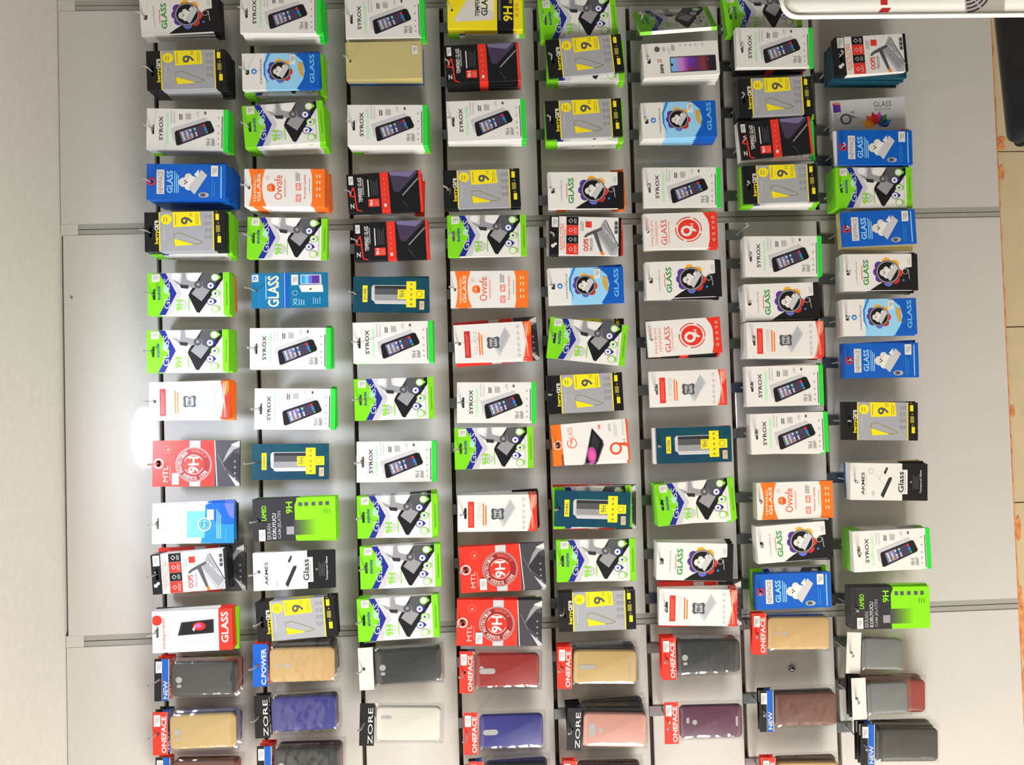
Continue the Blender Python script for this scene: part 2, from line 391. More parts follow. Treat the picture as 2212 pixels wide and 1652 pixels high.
def a_ora(a):
    a.p([(1200, 1119), (1360, 1119), (1335, 1210), (1327, 1300), (1338, 1400), (1370, 1491), (1203, 1491), (1222, 1400), (1230, 1300), (1222, 1210)], 'orange')
    a.p([(1795, 1119), (1936, 1119), (1936, 1491), (1798, 1491), (1822, 1400), (1832, 1300), (1820, 1205)], 'orange')
    a.t('TEMPERED', 1248, 1185, 1272, 1452, 'cream', False); a.t('GLASS', 1282, 1162, 1314, 1442, 'white')
    a.c(1415, 1305, 42, 'orange'); a.l(1415, 1270, 1415, 1340, 4, 'white'); a.l(1385, 1305, 1440, 1290, 4, 'white'); a.p([(1415, 1270), (1452, 1290), (1452, 1340), (1420, 1335)], 'dorange')
    a.ring(1380, 1205, 14, 18, 'salmon', n=12)
    a.t('Ovvafe', 1448, 1182, 1524, 1424, 'dorange', False); a.bars(1545, 1205, 1566, 1400, 2, 'salmon', .4)
    a.r(1655, 1262, 1706, 1332, 'salmon'); a.t('9H', 1664, 1272, 1698, 1322, 'white'); a.r(1655, 1374, 1706, 1446, 'salmon'); a.t('HD', 1664, 1384, 1698, 1436, 'white')
    a.bars(1655, 1150, 1702, 1240, 3, 'grey', .55); a.t('Premium Quality', 1732, 1176, 1758, 1416, 'dorange', False); a.bars(1788, 1210, 1800, 1360, 1, 'grey', .4)
    for y in (1190, 1250, 1318, 1382): a.bars(1856, y-16, 1912, y+16, 2, 'cream', .35)
def a_rbk(a):
    a.p([(604, 627), (880, 627), (884, 650), (690, 842), (640, 832)], 'plum'); a.p([(604, 627), (870, 627), (800, 690), (615, 660)], 'lav')
    a.l(722, 878, 888, 708, 12, 'grey'); a.l(715, 920, 770, 1004, 5, 'dgrey')
    a.t('TEMPERED GLASS', 286, 664, 326, 922, 'offw'); a.bars(332, 680, 352, 850, 1, 'grey', .6); a.bars(384, 690, 400, 870, 1, 'offw', .7)
    a.bars(418, 690, 490, 860, 4, 'dgrey', .35)
    a.r(380, 894, 490, 976, 'red'); a.t('9H', 394, 904, 430, 966, 'white') ; a.bars(444, 905, 484, 966, 4, 'salmon', .4)
    for y in (690, 745, 800, 855, 910): a.ring(548, y, 6, 10, 'salmon', n=10)
    a.r(536, 950, 560, 984, 'offw')
    for q in ((200, 845, 242, 762), (242, 762, 256, 862), (200, 845, 256, 862), (252, 862, 264, 1000), (264, 1000, 312, 1014)): a.l(*q, 13, 'red')
    a.t('Z', 204, 928, 240, 986, 'offw')
    a.t('PremiumTempered', 900, 700, 914, 950, 'salmon', False)
    a.sticker(200, 648, 245, 736)
def a_tea(a):
    a.r(290, 1268, 338, 1438, 'yellow'); a.t('ZORE', 302, 1300, 326, 1420, 'dgrey')
    a.p([(376, 1285), (392, 1262), (720, 1262), (720, 1452), (420, 1450), (405, 1432), (378, 1412)], 'lgrey')
    for k, c in enumerate(('ink', 'dgrey', 'dgrey', 'grey', 'grey', 'lgrey')): a.r(408, 1268+30*k, 720, 1268+30*(k+1)+1, c)
    a.p([(412, 1448), (720, 1448), (720, 1454), (424, 1454)], 'white')
    a.r(635, 1305, 722, 1402, 'yellow'); a.t('9H', 650, 1318, 706, 1386, 'dgrey', False)
    a.r(720, 1220, 816, 1486, 'yellow'); a.r(814, 1306, 900, 1396, 'yellow')
    for y in (1250, 1300, 1355, 1405, 1455): a.c(768, y, 12, 'dyel', n=8)
    a.ring(848, 1350, 26, 32, 'dyel', n=14)
    a.sticker(850, 1420, 898, 1508, 'tan')
def a_gld(a): a.sticker(785, 450, 840, 536)
def a_cpo(a, word='C.POWER', c2='red', c3='salmon'):
    a.r(1260, 618, 1320, 866, c2); a.bars(1278, 640, 1310, 846, 2, 'salmon', .35)
    a.t(word, 1350, 620, 1390, 842, 'lgrey', False); a.bars(1404, 636, 1452, 846, 2, 'orange', .55)
    a.p([(1675, 596), (1732, 682), (1606, 870), (1558, 790)], 'lgrey'); a.p([(1675, 610), (1715, 680), (1620, 830), (1570, 780)], 'steel')
    a.p([(1500, 684), (1550, 694), (1600, 682), (1616, 700), (1606, 740), (1614, 780), (1596, 792), (1550, 784), (1505, 794), (1486, 772), (1492, 738), (1486, 704)], 'dgrey')
    a.p([(1515, 700), (1585, 700), (1590, 774), (1515, 774)], 'steel'); a.t('9H', 1530, 706, 1572, 770, 'ink')
    for y in (600, 660, 715, 770, 820, 868): a.bars(1796, y-16, 1826, y+16, 2, 'grey', .3)
    a.p([(1856, 557), (1937, 557), (1937, 904), (1844, 904), (1862, 830), (1882, 740), (1872, 640)], 'red')
    a.p([(1876, 557), (1937, 557), (1937, 640), (1905, 700)], c3)
    for k in range(4): a.l(1868+14*k, 575, 1915-20*k, 890, 5, 'cream' if k % 2 else 'salmon')
def a_cpg(a): a_cpo(a, 'GLASS', 'dred', 'orange')
def a_mtl(a):
    a.r(1585, 1259, 1690, 1719, 'lgrey')
    a.p([(1826, 1259), (1834, 1259), (1860, 1719), (1852, 1719)], 'offw')
    a.c(1625, 1500, 178, 'grey', n=36); a.c(1625, 1500, 168, 'maroon', n=36); a.ring(1625, 1500, 160, 164, 'salmon', n=36)
    a.arctext('BEST SCREEN PROTECTION', 1625, 1500, 138, 36, -152, 62, 'offw'); a.arctext('TECHNOLOGY BY', 1625, 1500, 138, 26, 80, 150, 'salmon')
    a.c(1625, 1500, 104, 'red', n=30); a.ring(1625, 1500, 92, 98, 'offw', 20, 150, n=16); a.ring(1625, 1500, 92, 98, 'offw', 200, 330, n=16)
    a.t('9H', 1572, 1420, 1678, 1585, 'white')
    a.t('MTL', 1328, 1512, 1374, 1674, 'lgrey', False); a.bars(1392, 1520, 1404, 1660, 1, 'salmon', .6)
    a.ring(1370, 1345, 34, 38, 'salmon', n=18); a.p([(1360, 1350), (1384, 1340), (1380, 1360)], 'offw')
    a.p([(1905, 1490), (1960, 1360), (2010, 1290), (2076, 1262), (2076, 1330), (2020, 1350)], 'grey'); a.p([(1990, 1300), (2076, 1262), (2076, 1320), (2030, 1320)], 'offw')
    a.p([(1915, 1500), (2010, 1380), (2076, 1400), (2076, 1660)], 'ink'); a.p([(1960, 1590), (2076, 1690), (2076, 1717), (2040, 1717)], 'lgrey')
    a.l(1860, 1400, 1940, 1560, 4, 'grey')
    for y in (1470, 1530, 1590, 1640): a.c(2030, y, 10, 'grey', n=8)
    a.ring(1282, 1489, 38, 52, 'offw', n=16)
    a.sticker(1415, 1586, 1484, 1700)
def a_dos(a):
    a.p([(1720, 36), (1857, 36), (1857, 404), (1760, 404), (1782, 300), (1790, 205), (1765, 110)], 'red')
    a.t('DOST', 1164, 82, 1190, 190, 'red', False)
    a.t('PREMIUM', 1210, 110, 1232, 372, 'salmon', False); a.t('TEMPERED', 1252, 110, 1274, 366, 'salmon', False); a.t('GLASS', 1308, 102, 1364, 366, 'red', False)
    a.bars(1380, 120, 1392, 350, 1, 'salmon', .5)
    a.c(1575, 210, 104, 'red', n=30)
    for q in ((20, 100), (115, 190), (205, 280), (295, 370)): a.ring(1575, 210, 120, 130, 'red', *q, n=12)
    a.ring(1555, 225, 30, 56, 'white', n=24); a.p([(1566, 172), (1602, 180), (1658, 226), (1636, 234), (1588, 214)], 'white'); a.t('H', 1590, 150, 1626, 184, 'white')
    for y in (90, 140, 200, 260, 320): a.ring(1818, y, 10, 14, 'cream', n=10)
def a_gtm(a):
    a.ring(388, 1255, 42, 50, 'dorange', 272, 582, n=28); a.l(388, 1255, 388, 1208, 8, 'dorange'); a.t('LASS', 352, 1098, 404, 1200, 'salmon', False); a.bars(370, 1210, 384, 1290, 1, 'salmon', .7)
    a.t('series', 262, 1360, 292, 1464, 'ink')
    a.p([(600, 1118), (704, 1252), (712, 1298), (634, 1464), (494, 1464)], 'grey'); a.p([(602, 1126), (696, 1254), (702, 1298), (624, 1464), (504, 1464)], 'black'); a.p([(610, 1170), (670, 1255), (610, 1400), (540, 1440)], 'ink')
    a.c(578, 1388, 46, 'magenta', ry=80, n=18); a.c(580, 1390, 26, 'pink', ry=50, n=14)
    a.ring(826, 1346, 42, 62, 'dorange', n=26); a.p([(862, 1290), (952, 1306), (962, 1340), (880, 1316)], 'dorange'); a.t('H', 900, 1262, 936, 1298, 'salmon', False)
    a.bars(770, 1090, 800, 1170, 2, 'grey', .35); a.bars(820, 1085, 860, 1230, 3, 'lgrey', .4); a.bars(905, 1062, 930, 1220, 2, 'lgrey', .4)
    a.r(664, 1098, 686, 1140, 'salmon'); a.ring(245, 1262, 37, 46, 'offw', n=14)
def a_oop(a):
    a.t('INDESTRUCTIBLE', 270, 640, 312, 922, 'salmon'); a.bars(318, 700, 328, 900, 1, 'grey', .6)
    for y0, y1, c in ((568, 657, 'black'), (659, 762, 'red'), (764, 851, 'black'), (853, 972, 'red')):
        a.r(335, y0, 457, y1, c); a.ring(380, (y0+y1)/2, 18, 24, 'offw', n=4); a.bars(415, y0+18, 445, y1-18, 2, 'lgrey', .35)
    a.bars(480, 610, 520, 715, 3, 'grey', .4)
    a.r(530, 616, 592, 680, 'red'); a.t('OOPS', 510, 800, 562, 932, 'red'); a.t('PROOF!', 575, 790, 606, 924, 'grey')
    a.p([(722, 592), (742, 610), (872, 880), (862, 912), (850, 969), (780, 969), (640, 745)], 'steel'); a.p([(720, 600), (858, 880), (800, 940), (662, 740)], 'grey')
    for i in range(3):
        for j in range(4): a.c(712+22*i+30*j, 690+30*i+38*j-10*i, 9, ('lgrey', 'offw', 'steel')[(i+j) % 3], n=8)
    a.l(735, 600, 866, 874, 7, 'ink')
    a.p([(600, 722), (640, 700), (706, 935), (684, 948)], 'dgrey'); a.p([(515, 776), (545, 745), (610, 712), (690, 678), (706, 696), (632, 738), (560, 766), (528, 790)], 'dgrey'); a.p([(682, 935), (708, 930), (722, 969), (694, 969)], 'orange')
    for i in range(3): a.r(826, 612+46*i, 858, 648+46*i, 'dgrey')
    a.c(200, 880, 20, 'offw', n=10); a.c(225, 860, 16, 'offw', n=10); a.l(195, 880, 230, 850, 8, 'offw'); a.c(200, 745, 10, 'grey', n=8)
    a.sticker(186, 577, 250, 682)
def a_zor(a):
    stops = ((112, 192, 240), (150, 160, 220), (214, 120, 196), (124, 62, 170), (84, 50, 150), (110, 50, 90), (150, 54, 52), (48, 34, 44), (30, 28, 34))
    for k in range(24):
        f = k/23*8; j = min(int(f), 7); f -= j; cn = 'screen_%d' % k; mat(cn, tuple(int(u+(v-u)*f) for u, v in zip(stops[j], stops[j+1])))
        a.r(1362+18.75*k, 568, 1362+18.75*(k+1)+.5, 712, cn)
    for q in ((1585, 600, 20), (1560, 690, 26), (1690, 660, 16), (1740, 600, 12)): a.c(q[0], q[1], q[2], 'screen_%d' % (q[2] % 9+8), n=10)
    for q in ((1358, 564, 1812, 564), (1358, 716, 1812, 716), (1360, 564, 1360, 716), (1812, 564, 1812, 716)): a.l(*q, 7, 'ink')
    a.c(1374, 640, 12, 'black', n=8)
    a.t('zore', 1256, 630, 1288, 726, 'ink')
    for q in ((1240, 604), (1262, 586), (1268, 606), (1240, 586)): a.c(*q, 7, 'red', n=8)
    a.c(1236, 476, 27, 'dgrey', n=16); a.bars(1290, 455, 1320, 500, 3, 'grey', .4); a.bars(1380, 436, 1414, 500, 6, 'grey', .5); a.bars(1345, 470, 1370, 530, 2, 'lgrey', .5)
    for x in (1470, 1520, 1570, 1620, 1690): a.c(x, 452, 11, 'lgrey', n=8)
def a_yel(a):
    a.p([(1196, 205), (1215, 160), (1335, -20), (1560, -60), (1592, 0), (1590, 195), (1215, 222)], 'offw'); a.p([(1340, -10), (1590, -60), (1590, 120)], 'cream')
    a.t('TEMPERED', 1402, -86, 1446, 164, 'ink'); a.t('GLASS', 1462, -84, 1526, 156, 'ink')
    a.r(1620, -88, 1782, 287, 'black'); a.t('9H', 1680, 56, 1774, 210, 'yellow'); a.bars(1740, -60, 1775, 30, 3, 'yellow', .35); a.bars(1636, -60, 1660, 200, 2, 'grey', .4)
    for y in (-30, 45, 90, 145): a.ring(1815, y, 12, 17, 'dyel', n=10)
def a_hol(a):
    for k in range(12): a.l(1290+22*k, 1150, 1260+22*k, 1480, 5, 'mblue')
    a.r(1520, 1142, 1578, 1484, 'blue'); a.r(1528, 1142, 1534, 1484, 'lgrey')
    a.t('GLASS', 1362, 1166, 1474, 1476, 'cream'); a.bars(1340, 1170, 1356, 1400, 1, 'lblue', .6)
    a.p([(1690, 1160), (1898, 1160), (1902, 1258), (1690, 1256)], 'lgrey')
    for k, c in enumerate(('cyan', 'sky', 'violet', 'purple', 'purple')): a.r(1700+36*k, 1170, 1700+36*(k+1)+1, 1248, c)
    a.p([(1672, 1264), (1912, 1262), (1918, 1334), (1700, 1332)], 'white'); a.c(1790, 1304, 36, 'cream', ry=20); a.c(1790, 1304, 14, 'ink', ry=8, n=10)
    a.t('XS', 1614, 1392, 1654, 1462, 'lblue'); a.bars(1670, 1400, 1740, 1460, 3, 'lblue', .4); a.ring(1635, 1340, 22, 27, 'lblue', n=16); a.bars(1815, 1385, 1900, 1450, 4, 'lblue', .3)
    a.sticker(1600, 1160, 1668, 1262); a.r(1206, 1156, 1272, 1226, 'offw')
    a.t('9', 1216, 1168, 1260, 1214, 'mblue')
def a_gry(a):
    a.t('GLASS', 1512, 1002, 1690, 1058, 'dgrey', False, True); a.bars(1520, 1070, 1690, 1096, 9, 'grey', .5)
    a.ring(1225, 1165, 38, 58, 'dgrey', n=26); a.p([(1262, 1118), (1355, 1168), (1290, 1150)], 'dgrey'); a.t('H', 1282, 1082, 1312, 1110, 'dgrey', True, True)
    for k in range(13):
        g = math.pi*(0.05+0.9*k/12); c = ('navy', 'mblue', 'teal', 'green', 'purple', 'magenta', 'red', 'dred', 'red', 'dorange', 'orange', 'amber', 'amber')[k]
        dx, dy = math.cos(g), -math.sin(g); nx, ny = -dy, dx; r0, r1, w = 20, 165 if k % 2 else 130, 24
        a.p([(1530+dx*r0, 1262+dy*r0), (1530+dx*r1*.7+nx*w, 1262+dy*r1*.7+ny*w), (1530+dx*r1, 1262+dy*r1), (1530+dx*r1*.7-nx*w, 1262+dy*r1*.7-ny*w)], c)
    a.r(1106, 998, 1180, 1090, 'purple'); a.r(1120, 994, 1180, 1012, 'orange')
    a.c(1120, 1160, 22, 'lgrey', ry=40)
def a_lam(a):
    a.p([(1652, 257), (2017, 257), (2017, 671), (1630, 671), (1625, 620), (1622, 330)], 'lgreen')
    for k in range(12):
        f = k/11; cn = 'fade_%d' % k; mat(cn, tuple(int(u+(v-u)*f) for u, v in zip((70, 70, 72), COL['lgreen'])))
        a.r(1610+21*k, 474, 1610+21*(k+1)+1, 622, cn)
    a.r(1540, 535, 1612, 612, 'grey')
    a.t('LAMEO', 1302, 322, 1350, 468, 'lgreen'); a.t('EKRAN', 1352, 500, 1392, 654, 'grey'); a.t('KORUYUCU', 1404, 400, 1442, 652, 'lgrey'); a.t('CAM JELATIN', 1456, 378, 1496, 650, 'grey')
    a.t('9H', 1538, 292, 1602, 408, 'lgreen')
    for x in (1678, 1736, 1806, 1876, 1940): a.r(x-18, 302, x+18, 340, 'dgrey')
    a.bars(1905, 370, 1980, 420, 3, 'udark', .35)
    a.sticker(1275, 556, 1336, 666)
def a_akm(a):
    a.t('AKMES', 1328, 880, 1360, 1104, 'ink'); a.bars(1372, 900, 1382, 1080, 1, 'lgrey', .6)
    a.ring(1428, 868, 20, 30, 'lgrey', n=14); a.c(1450, 1090, 18, 'lgrey', ry=30, n=10)
    a.p([(1525, 1104), (1608, 932), (1640, 924), (1640, 950), (1552, 1134)], 'ink'); a.p([(1556, 880), (1588, 824), (1602, 836), (1574, 902)], 'ink')
    a.l(1480, 900, 1560, 1000, 4, 'lgrey'); a.l(1500, 960, 1545, 880, 4, 'lgrey')
    a.r(1690, 850, 1802, 1092, 'white'); a.t('Glass', 1704, 868, 1764, 1078, 'ink'); a.bars(1775, 880, 1788, 1080, 1, 'grey', .5)
    a.bars(1860, 900, 1925, 1040, 4, 'dgrey', .4); a.t('Tempered Glass', 1928, 850, 1952, 1082, 'lgrey'); a.c(1838, 972, 10, 'grey', n=8)
def a_npw(a):
    a.c(268, 208, 50, 'red', n=22); a.t('newpower', 322, 180, 356, 484, 'red', False); a.bars(376, 200, 392, 380, 1, 'lgrey', .6)
    a.p([(502, 236), (818, 216), (818, 352), (466, 366)], 'ink'); a.p([(520, 246), (806, 228), (806, 342), (490, 354)], 'black')
    a.c(676, 282, 62, 'dred', ry=40); a.c(666, 276, 34, 'pink', ry=22, n=14); a.p([(606, 310), (640, 270), (630, 330)], 'lgrey')
    for x in (525, 600, 675, 760): a.bars(x-26, 412, x+26, 448, 3, 'lgrey', .5)
    a.t('GLASS', 888, 150, 958, 452, 'white')
def a_ros(a):
    a.p([(752, 330), (785, 311), (1037, 311), (1037, 704), (706, 704), (742, 560)], 'mblue'); a.p([(752, 330), (785, 311), (1037, 311), (1037, 520), (880, 520), (800, 420)], 'blue'); a.p([(940, 311), (1037, 311), (1037, 470), (985, 430)], 'violet')
    a.r(568, 386, 748, 648, 'sky'); a.t('9H', 575, 490, 598, 570, 'lblue', False)
    a.c(745, 518, 66, 'white', n=26); a.c(745, 518, 54, 'mblue', n=26); a.ring(745, 518, 36, 42, 'lblue', n=20); a.t('9H', 728, 488, 762, 548, 'lblue')
    a.t('nopia', 328, 428, 372, 606, 'lblue', False); a.bars(394, 430, 412, 590, 1, 'lgrey', .6); a.bars(430, 370, 490, 640, 3, 'lgrey', .2); a.l(526, 380, 526, 640, 3, 'lgrey')
    a.bars(866, 370, 920, 660, 3, 'lblue', .4); a.bars(955, 560, 975, 690, 1, 'cyan', .5)
    a.sticker(772, 372, 838, 472)

# code: W, H, T (mm), body bands, hole (kind, distance from top mm), art frame, art, short name, description
B = 'screen_protector_packet'
DES = {
 'SYR': (82, 160, 8, [(.94, 'white'), (1, 'sgreen')], ('slot', 12), (1185, 2005, 130, 540), a_syr, 'phone-photo packet', 'white packet with tilted phone photo and bright green foot'),
 'SUN': (84, 160, 8, [(.15, 'ugreen'), (.925, 'white'), (1, 'ugreen')], ('slot', 12), (1165, 1962, 588, 1015), a_sun, 'lime-tablet packet', 'lime and white packet with blue chevron and dark tablet'),
 'BER': (78, 155, 9, [(.185, 'black'), (.87, 'bgrey'), (1, 'black')], ('slot', 11), (1080, 1848, 112, 518), a_ber, 'grey-black packet', 'grey packet with black ends and yellow nine label'),
 'NEWW': (75, 155, 8, [(.92, 'white'), (1, 'black')], ('square', 10), (152, 885, 142, 513), a_neww, 'flower-badge packet', 'white and black packet with colourful flower badge'),
 'NWB': (74, 154, 8, [(.3, 'white'), (.72, 'lblue'), (1, 'blue')], ('square', 10), (158, 895, 1088, 1452), a_nwb, 'sky-blue packet', 'white to blue packet with flower badge and gold ribbon'),
 'BLU': (71, 154, 8, [(1, 'blue')], ('round', 9), (1215, 1928, 275, 628), a_blu, 'dog-picture packet', 'royal blue packet with white dog picture'),
 'ORA': (75, 158, 8, [(.10, 'white'), (.22, 'orange'), (.84, 'white'), (1, 'orange')], ('round', 8.5), (1158, 1937, 1118, 1492), a_ora, 'orange-banded packet', 'white packet with orange curved bands'),
 'RBK': (77, 150, 7.5, [(.445, 'black'), (.56, 'red'), (.965, 'black'), (1, 'red')], ('round', 9), (180, 920, 626, 1020), a_rbk, 'black-red packet', 'black packet crossed by a red icon bar'),
 'TEA': (72, 153, 6, [(1, 'teal')], ('round', 8), (195, 943, 1178, 1540), a_tea, 'teal packet', 'teal packet with grey phone and yellow cross'),
 'GLD': (76, 153, 5, [(1, 'gold_foil')], ('round', 8), (124, 878, 408, 786), a_gld, 'gold envelope', 'plain shiny gold foil envelope'),
 'CPO': (73, 159, 7.5, [(.93, 'white'), (1, 'red')], ('slot', 15), (1158, 1938, 556, 905), a_cpo, 'red-swirl packet', 'white packet with red label and red swirl foot'),
 'CPG': (76, 156, 7.5, [(.93, 'white'), (1, 'orange')], ('round', 10), (1158, 1938, 556, 905), a_cpg, 'orange-swirl packet', 'white packet with red label and orange swirl foot'),
 'MTL': (91, 171, 6, [(.71, 'red'), (1, 'slate')], ('square', 12), (1222, 2078, 1258, 1720), a_mtl, 'red-seal packet', 'red packet with round seal over dark foot'),
 'DOS': (73, 152, 7.5, [(.89, 'white'), (1, 'red')], ('round', 8.5), (1140, 1858, 35, 405), a_dos, 'red-disc packet', 'white packet with red nine disc and red foot'),
 'GTM': (83, 156, 7.5, [(.13, 'orange'), (.975, 'white'), (1, 'dorange')], ('square', 11), (190, 965, 1060, 1465), a_gtm, 'orange-topped packet', 'white packet with orange top and big orange nine'),
 'OOP': (78, 147, 9, [(.13, 'black'), (.96, 'white'), (1, 'black')], ('slot', 10), (165, 895, 567, 970), a_oop, 'hammer packet', 'white packet with hammer hitting phone and red-black squares'),
 'ZOR': (70, 157, 8, [(1, 'white')], ('square', 12), (1090, 1848, 412, 758), a_zor, 'purple-screen packet', 'white packet with purple screened phone picture'),
 'YEL': (77, 153, 8, [(.66, 'yellow'), (.87, 'black'), (1, 'yellow')], ('round', 8), (1130, 1873, -90, 288), a_yel, 'yellow packet', 'bright yellow packet with black band'),
 'HOL': (71, 153, 6, [(1, 'holo_foil')], ('round', 9), (1200, 1962, 1140, 1485), a_hol, 'blue-foil packet', 'shiny blue foil packet with cream lettering'),
 'GRY': (79, 158, 7, [(1, 'lgrey')], ('round', 10), (1085, 1828, 965, 1355), a_gry, 'feather-fan packet', 'pale grey packet with rainbow feather fan'),
 'LAM': (84, 163, 7.5, [(.53, 'ink'), (1, 'lgreen')], ('round', 11), (1218, 2018, 256, 672), a_lam, 'black-lime packet', 'black packet with lime green lower half'),
 'AKM': (75, 160, 7.5, [(.67, 'white'), (1, 'black')], ('round', 11), (1215, 2010, 788, 1156), a_akm, 'pen-drawing packet', 'white packet with black foot and pen drawing'),
 'NPW': (81, 155, 7.5, [(.83, 'white'), (1, 'red')], ('slot', 9), (222, 995, 120, 526), a_npw, 'red-foot packet', 'white packet with red dot and red foot'),
 'ROS': (79, 159, 7.5, [(.72, 'white'), (1, 'mblue')], ('slot', 10), (226, 1038, 310, 705), a_ros, 'white-blue packet', 'white packet with blue slanted lower part'),
}
WIRE = 0.0016
def hole_pts(kind, cz):
    if kind == 'round': return [(0.0034*math.cos(2*math.pi*k/10), cz+0.0034*math.sin(2*math.pi*k/10)) for k in range(10)], 0.0034*math.cos(math.pi/10)
    if kind == 'square': return [(0.0062*a, cz+0.0040*b) for a, b in ((-1, -.6), (-.7, -1), (.7, -1), (1, -.6), (1, .5), (.6, 1), (-.6, 1), (-1, .5))], 0.0040
    return [(0.001*a, cz+0.001*b) for a, b in ((-11, -2), (-10, -3), (10, -3), (11, -2), (11, 1), (9.5, 2), (4, 2.2), (3, 4), (-3, 4), (-4, 2.2), (-9.5, 2), (-11, 1))], 0.0040
def body_mesh(name, W, H, T, bands, hole):
    """box with coloured bands down its length and a real hang hole; origin on the wire, front face at y=0"""
    kind, ht = hole
    hp, hh = hole_pts(kind, 0.0)
    cz = -(hh - WIRE); hp = [(p[0], p[1]+cz) for p in hp]; top = cz + ht
    bm = bmesh.new(); names = [];
    def mi(n):
        if n not in names: names.append(n)
        return names.index(n)
    x0, x1 = -W/2, W/2; prev = 0.0
    for i, (t, c) in enumerate(bands):
        za, zb = top-prev*H, top-t*H; k = mi(c)
        ring = [(x0, za), (x1, za), (x1, zb), (x0, zb)]
        F = [bm.verts.new((p[0], 0, p[1])) for p in ring]; Bk = [bm.verts.new((p[0], T, p[1])) for p in ring]
        def fc(v):
            f = bm.faces.new(v); f.material_index = k
        fc([F[1], Bk[1], Bk[2], F[2]]); fc([F[3], Bk[3], Bk[0], F[0]])
        if i == 0: fc([F[0], Bk[0], Bk[1], F[1]])
        if i == len(bands)-1: fc([F[2], Bk[2], Bk[3], F[3]])
        if i == 0:
            for V, y in ((F, 0), (Bk, T)):
                hv = [bm.verts.new((p[0], y, p[1])) for p in hp]
                ed = [bm.edges.get((V[j], V[(j+1) % 4])) or bm.edges.new((V[j], V[(j+1) % 4])) for j in range(4)]
                ed += [bm.edges.new((hv[j], hv[(j+1) % len(hv)])) for j in range(len(hv))]
                r = bmesh.ops.triangle_fill(bm, edges=ed, use_beauty=True, use_dissolve=False)
                for g in r['geom']:
                    if isinstance(g, bmesh.types.BMFace): g.material_index = k
                if y == 0: hf = hv
                else:
                    for j in range(len(hv)): fc([hf[j], hf[(j+1) % len(hv)], hv[(j+1) % len(hv)], hv[j]])
        else:
            fc([F[3], F[2], F[1], F[0]]); fc([Bk[0], Bk[1], Bk[2], Bk[3]])
        prev = t
    bmesh.ops.recalc_face_normals(bm, faces=bm.faces)
    me = bpy.data.meshes.new(name); bm.to_mesh(me); bm.free()
    for n in names: me.materials.append(MATS[n] if n in MATS else mat(n))
    return me, top
PK = {}
def packet_data(code):
    if code in PK: return PK[code]
    W, H, T, bands, hole, fr, fn, short, desc = DES[code]
    W, H, T = W/1000, H/1000, T/1000
    me, top = body_mesh('packet_body', W, H, T, bands, (hole[0], hole[1]/1000))
    a = Art(fr, W, H, top); fn(a)
    art = a.mb.mesh('packet_print') if a.mb.f else None
    st = a.stick.mesh('price_sticker') if a.stick.f else None
    PK[code] = (me, art, st, T, top, hole[1]/1000); return PK[code]

# ---- phone case pouches
HEAD = {'HR': ('red', 'ONEFACE', 'white', 'red'), 'HB': ('black', 'ZORE', 'white', 'black'), 'HN': ('black', 'NEW', 'lblue', 'black and blue'), 'HC': ('blue', 'C.POWER', 'white', 'blue'), 'HW': ('offw', None, None, 'plain white')}
CASEN = dict(DGR='dark grey', GLD='pale gold', BRN='brown', RED='dark red', BLU='navy blue', TAN='sand gold', WHT='milky white', ROS='rose pink', PLM='plum', CLR='smoky clear', GLE='soft gold', DGN='charcoal', BLN='deep blue')
CASECOL = dict(GLE='GLD', DGN='DGR', BLN='BLU')
HD = {}
def header_data(h):
    if h in HD: return HD[h]
    c, word, wc, _ = HEAD[h]; W, H, T = 0.083, 0.029, 0.0016
    me, top = body_mesh('header_card', W, H, T, [(1, c)], ('round', 0.0095))
    a = Art((0, 100, 0, 290), W, H, top)
    if h == 'HN':
        a.r(54, 2, 92, 288, 'blue'); a.r(94, 2, 99, 288, 'lgrey'); a.r(50, 2, 52, 288, 'lgrey')
        a.t('NEW', 60, 150, 90, 274, 'lgrey')
    elif word: a.t(word, 58, 30, 90, 278, wc, h != 'HB')
    if h == 'HR': a.r(94, 2, 98, 288, 'salmon')
    if h in ('HR', 'HN'): a.sticker(10, 18, 52, 96)
    HD[h] = (me, a.mb.mesh('lettering') if a.mb.f else None, a.stick.mesh('price_sticker') if a.stick.f else None, top); return HD[h]
def rrect(w, h, r, inset=0.0, n=5):
    w, h, r = w-2*inset, h-2*inset, max(r-inset, 0.001); pts = []
    for cx, cy, a0 in ((w/2-r, h/2-r, 0), (-w/2+r, h/2-r, 90), (-w/2+r, -h/2+r, 180), (w/2-r, -h/2+r, 270)):
        for k in range(n): a = math.radians(a0+90*k/(n-1)); pts.append((cx+r*math.cos(a), cy+r*math.sin(a)))
    return pts
CS = {}
